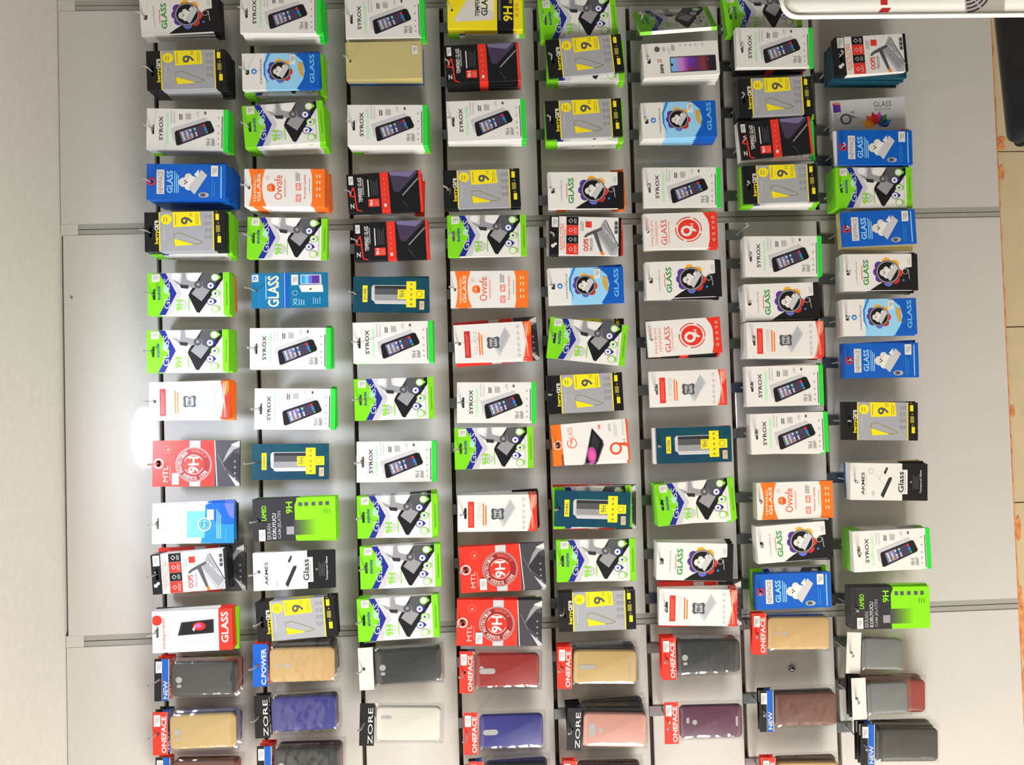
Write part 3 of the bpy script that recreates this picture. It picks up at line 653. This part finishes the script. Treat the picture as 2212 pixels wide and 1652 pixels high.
def case_data(c, short=False):
    k = (c, short)
    if k in CS: return CS[k]
    w, h = (0.066, 0.128) if not short else (0.064, 0.084)
    m = MB(); prof = [(0.0032, 0.0), (0.0012, 0.0006), (0.0003, 0.0018), (0.0, 0.0036), (0.0, 0.0085), (0.001, 0.0095)]
    loops = []
    for ins, y in prof:
        i = len(m.v); loops.append(i); m.v += [(p[0], y, p[1]) for p in rrect(w, h, 0.0095, ins)]
    N = 20; mi = m.mi('case_'+CASECOL.get(c, c))
    for a, b in zip(loops, loops[1:]):
        for j in range(N): m.f.append((a+j, b+j, b+(j+1) % N, a+(j+1) % N)); m.m.append(mi)
    m.f.append(tuple(loops[0]+j for j in range(N))); m.m.append(mi); m.f.append(tuple(loops[-1]+j for j in reversed(range(N)))); m.m.append(mi)
    me = m.mesh('phone_case', True)
    q = MB(); y = -0.0003; zt = h/2
    def disc(x, z, rx, rz, n=16): q.face([(x+rx*math.cos(2*math.pi*j/n), y, z+rz*math.sin(2*math.pi*j/n)) for j in range(n)], 'case_window')
    def pill(x, z, w_, h_):
        q.face([(x+p[0], y, z+p[1]) for p in rrect(w_, h_, min(w_, h_)*0.49, 0, 5)], 'case_window')
    if c in ('TAN',): disc(0, zt-.016, .0036, .0036); disc(0, zt-.036, .0046, .0046); disc(0, zt-.026, .0014, .0014)
    elif c in ('DGR', 'GLE'): disc(.0, zt-.015, .0062, .0062); pill(-.012, zt-.0155, .006, .009)
    elif c == 'GLD': pill(0, zt-.028, .009, .036); pill(0, -zt+.014, .044, .003)
    elif c == 'RED': pill(-.001, zt-.024, .011, .032); pill(.006, zt-.0125, .006, .008)
    elif c == 'BLU': pill(-.001, zt-.022, .011, .030)
    elif c == 'ROS': pill(0, zt-.018, .028, .014); disc(0, zt-.036, .0048, .0048)
    elif c == 'PLM': disc(.0, zt-.030, .005, .005); pill(0.004, zt-.016, .012, .006); pill(0, -zt+.012, .020, .0045)
    elif c == 'WHT': pill(0.012, zt-.020, .006, .022)
    op = q.mesh('camera_opening') if q.f else None
    CS[k] = (me, op, w, h); return CS[k]
FL = {}
def film_data(short):
    if short in FL: return FL[short]
    W = 0.080; H = 0.140 if not short else 0.100; nx, nz = 12, 20; m = MB(); r = random.Random(11)
    g = {}
    for i in range(nx+1):
        for j in range(nz+1):
            u, v = i/nx, j/nz
            e = min(u, 1-u)/0.13; f = min(v, 1-v)/0.07; lift = min(1, e, f)
            yy = 0.0065 - 0.0105*max(0, min(1, lift))**0.6 + (r.random()-0.5)*0.0009
            xx = (u-.5)*W + (r.random()-.5)*0.0012*(1 if i in (0, nx) else 0)
            zz = -v*H + (r.random()-.5)*0.0025*(1 if j == nz else 0)
            g[i, j] = len(m.v); m.v.append((xx, yy, zz))
    for i in range(nx):
        for j in range(nz): m.f.append((g[i, j], g[i+1, j], g[i+1, j+1], g[i, j+1])); m.m.append(m.mi('clear_film'))
    m.face([(-W/2, 0.0115, 0), (-W/2, 0.0115, -H), (W/2, 0.0115, -H), (W/2, 0.0115, 0)], 'clear_film')
    FL[short] = m.mesh('film_bag', True); return FL[short]
def build_pouch(h, c, short):
    root = bpy.data.objects.new('phone_case_pouch', None); C.objects.link(root)
    hm, hp, hs, top = header_data(h); hd = link('header_card', hm, root); hd.location = (0, 0.0, 0)
    if hp: link('printed_lettering', hp, hd)
    if hs: link('price_sticker', hs, hd)
    bz = top - 0.029 + 0.002
    fb = link('film_bag', film_data(short), root); fb.location = (0, 0.0018, bz)
    cm, co, w, h2 = case_data(c, short)
    pc = link('phone_case', cm, root); pc.location = (random.uniform(-.002, .002), 0.0018-0.0012+0.0012, bz - 0.005 - h2/2)
    if co: link('camera_opening', co, pc)
    return root
def build_packet(code, front):
    me, art, st, T, top, ht = packet_data(code)
    o = link('screen_protector_packet' if code != 'GLD' else 'foil_envelope', me)
    if art: link('printed_artwork', art, o)
    if st and front: link('price_sticker', st, o)
    return o

# ---------------------------------------------------------------- stacks on their hooks
# hook row, front item, x and z of its top edge, distance from the wall, tilt, yaw, items behind it
STACKS = """
0 NEWW 0.8071 2.1434 0.085 -2.6 0 NEWW3
0 BER 0.6926 2.1273 0.100 -0.9 0 BER5
0 SYR 0.5798 2.1327 0.090 1.9 0 SYR2,SUN2
0 BLU 0.4695 2.1290 0.105 1.4 0 BLU9
0 BER 0.3708 2.1364 0.100 0.0 0 BER2,SUN5
0 SUN 0.2495 2.1379 0.085 0.4 0 SUN3,ORA1
0 SUN 0.1358 2.1414 0.085 0.6 0 SUN5
0 CPG 0.0369 2.1381 0.085 0.2 0 CPG1,ORA2,TEA1
0 MTL -0.0860 2.1376 0.075 1.5 0 LAM2
0 ROS -0.2040 2.1381 0.080 1.4 0 ROS1,AKM2
0 OOP -0.3044 2.1409 0.080 -2.9 0 OOP3,MTL2
0 NPW -0.4167 2.1414 0.080 -0.3 0 NPW2,LAM1
0 P:HN:DGR -0.5124 2.1426 0.070 1.0 0 P:HR:RED2
0 P:HR:GLE -0.6135 2.1440 0.080 0.3 0 P:HN:BLU2
0 P:HN:BRN -0.7084 2.1475 0.060 1.4 0 P:HR:RED1
1 SYR 0.8076 1.9420 0.100 0.9 0 SYR6
1 NWB 0.6919 1.9429 0.090 -0.1 0 NWB1,SUN4
1 SUN 0.5788 1.9412 0.095 -3.5 0 SUN6
1 ORA 0.4554 1.9404 0.100 1.0 0 ORA7
1 SUN 0.3618 1.9445 0.070 2.3 0 SUN1
1 HOL 0.2555 1.9405 0.060 0.4 0 -
1 SYR 0.1369 1.9410 0.080 1.1 0 SYR3
1 SYR 0.0166 1.9355 0.075 1.9 0 SYR2
1 TEA -0.0901 1.9466 0.060 1.1 0 -
1 LAM -0.2049 1.9419 0.080 -0.4 0 LAM3,SUN1
1 AKM -0.3080 1.9458 0.070 -0.6 0 AKM1
1 BER -0.4055 1.9390 0.080 -2.8 0 BER3
1 P:HC:TAN -0.4893 1.9480 0.080 0.6 0 P:HR:DGR2
1 P:HB:BLN -0.5902 1.9464 0.080 -0.8 0 P:HB:DGR1
1 P:HN:DGR -0.6884 1.9437 0.080 0.7 0 P:HR:BRN2
2 SYR 0.8003 1.7360 0.085 -0.6 0 SYR2,SUN1
2 GLD 0.7135 1.7368 0.085 -0.5 0 GLD3,BLU2
2 SYR 0.5794 1.7353 0.095 0.8 0 SYR4,SUN2
2 RBK 0.4446 1.7405 0.080 -2.8 0 RBK2,DOS1
2 RBK 0.3472 1.7304 0.075 -1.7 0 RBK2
2 TEA 0.2426 1.7356 0.070 2.1 0 TEA1
2 SYR 0.1427 1.7365 0.080 0.0 0 SYR2,SUN1
2 SUN 0.0285 1.7380 0.070 -0.3 0 -
2 SYR -0.0962 1.7363 0.070 1.1 0 SYR1
2 SUN -0.2051 1.7359 0.085 -0.0 0 SUN2
2 SUN -0.3053 1.7325 0.085 -0.1 0 SUN1
2 SUN -0.4087 1.7399 0.085 -1.4 0 SUN3
2 P:HW:DGR -0.5054 1.7405 0.080 -1.5 0 P:HB:DGR2
2 P:HB:WHT -0.6153 1.7422 0.075 2.8 0 -
3 YEL 0.8171 1.5289 0.085 1.3 0 YEL2,SUN2
3 RBK 0.6999 1.5359 0.095 -2.1 0 RBK5
3 SYR 0.5870 1.5360 0.085 -1.4 0 SYR3
3 BER 0.4481 1.5470 0.085 -0.5 0 BER2
3 SUN 0.3546 1.5416 0.080 0.4 0 SUN1
3 ORA 0.2473 1.5386 0.070 0.7 0 -
3 CPG 0.1354 1.5337 0.080 -1.9 0 CPG2,MTL1
3 SYR 0.0174 1.5318 0.075 1.5 0 SYR1
3 SUN -0.0759 1.5394 0.065 0.5 0 -
3 CPO -0.2044 1.5364 0.085 1.2 0 CPO2,AKM2
3 MTL -0.3171 1.5351 0.085 -1.4 0 MTL3
3 MTL -0.4214 1.5445 0.080 2.6 0 MTL2,SUN2
3 P:HR:RED -0.5214 1.5417 0.075 1.4 0 P:HN:DGR1
3 P:HR:BLU -0.6468 1.5368 0.065 0.8 0 -
3 P:HR:DGR -0.7461 1.5289 0.060 0.8 0 P:HN:BLU1
4 SUN 0.7958 1.3416 0.080 -3.4 0 SUN2
4 BER 0.7109 1.3288 0.090 -4.3 0 SUN5
4 BER 0.5838 1.3360 0.095 -1.5 0 SUN6
4 NEWW 0.4426 1.3352 0.085 0.8 0 ORA3
4 OOP 0.3524 1.3345 0.080 2.4 0 OOP2,CPO1
4 NWB 0.2474 1.3402 0.080 -0.2 0 NWB2
4 SUN 0.1448 1.3425 0.075 7.6 0 BER1
4 BER 0.0275 1.3482 0.070 -1.3 0 -
4 GTM -0.0756 1.3411 0.075 -3.5 0 GTM2
4 TEA -0.2007 1.3414 0.085 3.3 0 SUN2,MTL1
4 SUN -0.3072 1.3406 0.080 0.5 0 SUN1
4 BER -0.4083 1.3397 0.085 0.0 0 BER2
4 P:HR:GLD -0.5178 1.3460 0.085 2.4 0 P:HR:DGR2
4 P:HB:ROS -0.6372 1.3307 0.090 3.6 0 P:HB:DGR3
4 P:HR:DGR -0.7531 1.3403 0.060 2.8 0 P:HR:BRN1
5 SUN 0.7952 1.1396 0.070 -3.7 38 -
5 ZOR 0.7045 1.1323 0.090 -2.4 0 ZOR4
5 NWB 0.5806 1.1393 0.090 -1.5 0 NWB4
5 SYR 0.4452 1.1394 0.085 0.7 0 SYR1
5 DOS 0.3547 1.1419 0.085 -0.4 0 DOS1,GLD1
5 NEWW 0.2545 1.1406 0.085 -0.6 0 NEWW3
5 DOS 0.1341 1.1423 0.085 -2.5 0 RBK2
5 CPO 0.0323 1.1406 0.080 -0.4 0 -
5 TEA -0.0819 1.1318 0.090 0.1 0 CPO2
5 SUN -0.2004 1.1385 0.100 -3.7 0 SUN6
5 NEWW -0.3125 1.1393 0.090 3.2 0 NEWW4
5 CPO -0.4053 1.1367 0.085 3.0 0 CPO2,MTL2,BLU1
5 P:HR:DGR -0.5096 1.1348 0.085 0.5 0 P:HR:DGR2
5 P:HR:PLM -0.6405 1.1321 0.075 0.9 0 -
6 SUN 0.8051 0.9552 0.075 -6.3 0 SUN2
6 SYR 0.7265 0.9414 0.100 0.6 0 SYR1,RBK5
6 BER 0.6244 0.9396 0.095 -1.4 0 BER1,LAM3
6 RBK 0.5359 0.9376 0.090 -4.4 0 SYR2
6 BER 0.4444 0.9360 0.095 -1.0 0 SUN4
6 SYR 0.2988 0.9368 0.090 0.9 0 SYR3
6 NEWW 0.2037 0.9404 0.090 -0.5 0 NEWW4
6 CPO 0.1266 0.9408 0.095 0.2 0 CPO5
6 SYR 0.0327 0.9423 0.085 0.4 0 SYR2,BLU1
6 SYR -0.0644 0.9382 0.090 -0.2 0 SYR3
6 ORA -0.2010 0.9298 0.085 0.1 0 NWB2
6 NEWW -0.2887 0.9344 0.090 -2.8 0 NEWW3
6 BLU -0.3837 0.9379 0.085 -0.0 0 BLU2,SUN2
6 P:HR:TAN -0.4683 0.9474 0.080 1.7 0 P:HR:DGR1
6 P:HN:BRN -0.6233 0.9385 0.080 1.2 0 P:HN:DGR1
6 P:HR:TAN -0.7580 0.9396 0.080 2.1 0 P:HR:BRN1
7 OOP 0.6973 0.7430 0.120 -2.8 0 OOP1,TEA8
7 GRY 0.5829 0.7378 0.075 -2.6 0 GRY1
7 BLU 0.5171 0.7368 0.100 0.9 0 CPO1,BLU2
7 SUN 0.4352 0.7444 0.095 1.0 0 SUN5
7 BLU 0.3476 0.7366 0.100 -1.5 0 GLD4
7 NEWW 0.2596 0.7377 0.100 0.9 0 NEWW4
7 NWB 0.1669 0.7431 0.100 -0.1 0 NWB3
7 BLU 0.0796 0.7404 0.095 0.9 0 BLU2
7 BER -0.0427 0.7433 0.085 2.3 0 BER1
7 AKM -0.1655 0.7388 0.095 2.6 0 AKM2,GLD1,BLU1
7 SYR -0.3073 0.7412 0.100 -0.7 0 SYR1,SUN5
7 LAM -0.4214 0.7484 0.095 1.2 0 LAM3
7 P:HW:CLR -0.5123 0.7568 0.085 4.2 0 -
7 P:HW:CLR -0.6023 0.7539 0.095 0.2 0 P:HB:RED2
7 P:HN:DGN -0.6923 0.7420 0.100 2.3 0 P:HN:DGN2
"""

ORD = ['first', 'second', 'third', 'fourth', 'fifth', 'sixth', 'seventh', 'eighth', 'ninth', 'tenth', 'eleventh', 'twelfth']
ROW = ['top', 'second', 'third', 'fourth', 'fifth', 'sixth', 'seventh', 'lowest']
ADJ = dict(SYR='white', SUN='white-footed', BER='yellow-labelled', NEWW='white', NWB='blue-footed', BLU='royal blue', ORA='white', RBK='glossy', TEA='yellow-crossed', GLD='plain shiny',
           CPO='white', CPG='white', MTL='dark-footed', DOS='white', GTM='white', OOP='red-squared', ZOR='white', YEL='black-banded', HOL='shiny', GRY='pale grey', LAM='two-tone', AKM='black-footed', NPW='white', ROS='slanted')
def parse(c):
    return c.split(':') if c[0] == 'P' else c
def short(c):
    if c[0] == 'P': _, h, k = c.split(':'); return CASEN[k].replace(' ', '-') + '-case pouch'
    return DES[c][7]
def full(c):
    if c[0] == 'P':
        _, h, k = c.split(':'); return '%s phone case under %s header' % (CASEN[k], HEAD[h][3].replace(' and ', '-'))
    return ADJ[c] + ' ' + DES[c][7]
def group_of(c): return 'phone case pouches on the display wall' if c[0] == 'P' else DES[c][7] + 's on the display wall'
SL = 0.06
rows = {k: [] for k in range(8)}
for ln in STACKS.strip().split('\n'):
    a = ln.split(); bk = []
    if a[7] != '-':
        for q in a[7].split(','): bk.append((q[:-1], int(q[-1])))
    rows[int(a[0])].append(dict(row=int(a[0]), c=a[1], x=float(a[2]), z=float(a[3]), d=float(a[4]), th=math.radians(float(a[5])), yaw=math.radians(float(a[6])), bk=bk))
used = {}
def where(lst, i, k=1):
    A = lst[i-k]['c'] if i-k >= 0 else None; Bn = lst[i+k]['c'] if i+k < len(lst) else None
    w = '%s row, ' % ROW[lst[i]['row']]
    if A and Bn:
        if short(A) == short(Bn): return w + 'between two %ss' % short(A)
        return w + 'between %s and %s' % (short(A), short(Bn))
    return w + 'at its end beside %s' % short(A or Bn)
tube_cache = {}
def hook(x, zr, row, L, label):
    root = bpy.data.objects.new('slatwall_hook', None); C.objects.link(root); root.location = (x, 0, zr)
    tag(root, label, 'hook', 'zinc hooks on the display wall')
    g = GROOVE[row] - zr
    m = MB(); zb = min(-0.012, g-0.024)
    m.box(-0.0105, 0.0105, -0.0022, -0.0006, zb, g+0.0038, 'zinc'); m.box(-0.0105, 0.0105, -0.0006, 0.0075, g+0.0022, g+0.0038, 'zinc')
    link('plate', m.mesh('hook_plate'), root)
    k = round(L, 3)
    if k not in tube_cache:
        w = MB(); pts = [(0, -0.0022, 0), (0, -(k-.016), SL*(k-.016)), (0, -(k-.008), SL*k), (0, -(k-.003), SL*k+.002), (0, -k, SL*k+.006)]
        w.tube(pts, [WIRE, WIRE, WIRE, WIRE, WIRE*1.4], 'zinc_wire', 8); tube_cache[k] = w.mesh('hook_wire', True)
    link('wire', tube_cache[k], root)
    return root
labels_seen = {}
for r in range(8):
    lst = sorted(rows[r], key=lambda s: -s['x'])
    names = []
    for i, s in enumerate(lst):
        lab = full(s['c']) + ', ' + where(lst, i)
        if lab in names: lab = full(s['c']) + ', ' + where(lst, i, 2).replace('between', 'two from').replace('two from two', 'two from both')
        names.append(lab)
    for i, s in enumerate(lst):
        wh = names[i].split(', ', 1)[1]
        c = s['c']; th, d = s['th'], s['d']
        top = header_data(c.split(':')[1])[3] if c[0] == 'P' else packet_data(c)[4]
        wx, wz = s['x'] - math.sin(th)*top, s['z'] - math.cos(th)*top
        hook(wx, wz - SL*d, r, max(0.108, d+0.026), 'zinc hook through the %s, %s' % (short(c), wh))
        items = [(c, True)] + [(q, False) for q, n in s['bk'] for _ in range(n)]
        y = -d; built = []
        for code, front in items:
            if code[0] == 'P':
                _, h, k = code.split(':'); T = 0.0138; pre = 0.0028
            else: T = packet_data(code)[3]; pre = 0.0011
            if not front: y += pre
            if y + T > -0.005: break
            if code[0] == 'P': o = build_pouch(h, k, k == 'CLR')
            else: o = build_packet(code, front)
            ang = th if front else (th*0.55 + random.gauss(0, math.radians(1.0)) if code == c else random.gauss(0, math.radians(1.3)))
            yw = s['yaw'] if front else 0.0
            o.matrix_world = Matrix.Translation((wx, y, wz - SL*(y+d))) @ Matrix.Rotation(ang, 4, 'Y') @ Matrix.Rotation(yw, 4, 'Z')
            built.append((o, code, front)); y += T
        for k, (o, code, front) in enumerate(reversed(built)):
            lab = names[i] if front else '%s %s from wall on hook, %s' % (short(code), ORD[k], wh)
            tag(o, lab, 'phone case' if code[0] == 'P' else ('envelope' if code == 'GLD' else 'packet'), group_of(code))
hook(-0.0+0.360, 0.925, 6, 0.112, 'empty zinc hook with nothing hung on it, seventh row')

# ---------------------------------------------------------------- small things on the boards
def screw(x, z, r, label):
    m = MB(); n = 18; c = [(math.cos(2*math.pi*k/n), math.sin(2*math.pi*k/n)) for k in range(n)]
    prof = [(r, -0.0001), (r, -0.0012), (r*.72, -0.0014), (r*.66, -0.003), (r*.35, -0.0042), (r*.30, -0.003)]
    for p, q in zip(prof, prof[1:]):
        for k in range(n):
            a, b = c[k], c[(k+1) % n]
            m.face([(a[0]*p[0], p[1], a[1]*p[0]), (b[0]*p[0], p[1], b[1]*p[0]), (b[0]*q[0], q[1], b[1]*q[0]), (a[0]*q[0], q[1], a[1]*q[0])], 'zinc')
    m.face([(a[0]*r*.30, -0.003, a[1]*r*.30) for a in c], 'leg_steel')
    o = link('wall_screw', m.mesh('wall_screw', True)); o.location = (x, 0, z); tag(o, label, 'screw')
screw(-0.5636, 0.840, 0.008, 'round steel screw head with washer in bare board between phone case pouches')
screw(0.2583, 2.323, 0.0022, 'tiny dark nail head in the top board under the ceiling')

# ---------------------------------------------------------------- black stool beside the wall
def rbox(mb, w, d, h, r, m, n=5, z0=0.0):
    prof = [(0.0, r), (r*.3, r*.3), (r, 0.0)]
    L = []
    lay = [(r, z0), (r*.3, z0+r*.3), (0, z0+r), (0, z0+h-r*1.3), (r*.35, z0+h-r*.4), (r*1.2, z0+h-r*.08), (r*2.4, z0+h)]
    for ins, z in lay:
        i = len(mb.v); L.append(i); mb.v += [(p[0], p[1], z) for p in rrect(w, d, r*1.8, ins, n)]
    N = 4*n
    for a, b in zip(L, L[1:]):
        for j in range(N): mb.f.append((a+j, a+(j+1) % N, b+(j+1) % N, b+j)); mb.m.append(mb.mi(m))
    mb.f.append(tuple(L[0]+j for j in reversed(range(N)))); mb.m.append(mb.mi(m)); mb.f.append(tuple(L[-1]+j for j in range(N))); mb.m.append(mb.mi(m))
st = bpy.data.objects.new('stool', None); C.objects.link(st); st.location = (0.690, -0.437, 0.0); st.rotation_euler = (0, 0, math.radians(5))
tag(st, 'black leather-look upholstered stool standing under the display wall', 'stool')
m = MB(); rbox(m, 0.44, 0.36, 0.10, 0.016, 'black_leather', z0=0.405); se = link('seat_cushion', m.mesh('seat_cushion', True), st)
m = MB(); pr = rrect(0.442, 0.362, 0.03, 0, 8); pr = [(p[0], p[1], 0.482) for p in pr]; m.tube(pr + [pr[0]], 0.0032, 'black_leather', 6, False); link('piping', m.mesh('piping', True), se)
m = MB(); m.box(-.2, .2, -.16, .16, 0.38, 0.4048, 'leg_steel'); link('seat_frame', m.mesh('seat_frame'), st)
for sx in (-1, 1):
    for sy in (-1, 1):
        m = MB(); m.tube([(sx*.18, sy*.14, 0.38), (sx*.195, sy*.155, 0.0)], 0.012, 'leg_steel', 10); link('leg', m.mesh('leg', True), st)

# ---------------------------------------------------------------- white display board standing in front, cut by the frame
bx0, bz1, by, bw = 0.490, 1.092, -0.75, 0.52
bd = bpy.data.objects.new('display_board', None); C.objects.link(bd); bd.location = (bx0+bw/2, by, 0)
tag(bd, 'glossy white plastic display board with rounded corner and raised rim', 'display board')
m = MB(); bh = bz1-0.06
lay = [(0.003, 0.0), (0.0008, -0.001), (0.0, -0.003), (0.0, -0.008), (0.0008, -0.0098), (0.0022, -0.0104), (0.0034, -0.0098), (0.0040, -0.0085)]
L = []
for ins, y in lay:
    i = len(m.v); L.append(i); m.v += [(p[0], y, p[1]+0.06+bh/2) for p in rrect(bw, bh, 0.022, ins, 7)]
for a, b in zip(L, L[1:]):
    for j in range(28): m.f.append((a+j, b+j, b+(j+1) % 28, a+(j+1) % 28)); m.m.append(m.mi('white_plastic'))
m.f.append(tuple(L[0]+j for j in reversed(range(28)))); m.m.append(0); m.f.append(tuple(L[-1]+j for j in range(28))); m.m.append(0)
link('board', m.mesh('board', True), bd)
for sx in (-1, 1):
    m = MB(); m.box(sx*.2-.02, sx*.2+.02, -.15, .12, 0.0, 0.02, 'white_plastic'); m.box(sx*.2-.015, sx*.2+.015, -.009, -.001, 0.02, 0.062, 'white_plastic'); link('foot', m.mesh('foot'), bd)
def onboard(x, z, y=-0.0088): return (x-bx0-bw/2, y, z)
m = MB(); m.face([onboard(*q) for q in ((.505, .9535), (.560, .9535), (.560, .9625), (.505, .9625))], 'red'); link('red_square', m.mesh('red_square'), bd)
m = MB(); m.face([onboard(*q) for q in ((.4955, .9535), (.4955, .9665), (.5010, .9610), (.5010, .9490))], 'red'); link('red_mark', m.mesh('red_mark'), bd)
m = MB(); cx, cz = .530, .8515
m.face([onboard(*q) for q in ((.4945, .8515), (.4945, .800), (.60, .79), (.60, .8515))], 'offw')
for rr in (.0195, .0245, .0295, .0345):
    for a0, a1 in ((184, 212), (216, 262)):
        for k in range(5):
            a, b = [math.radians(a0+(a1-a0)*q/5) for q in (k, k+1)]
            m.face([onboard(cx+rad*math.cos(t), cz+rad*math.sin(t), -0.0091) for rad, t in ((rr, a), (rr, b), (rr+.0019, b), (rr+.0019, a))], 'plum')
link('printed_sheet', m.mesh('printed_sheet'), bd)
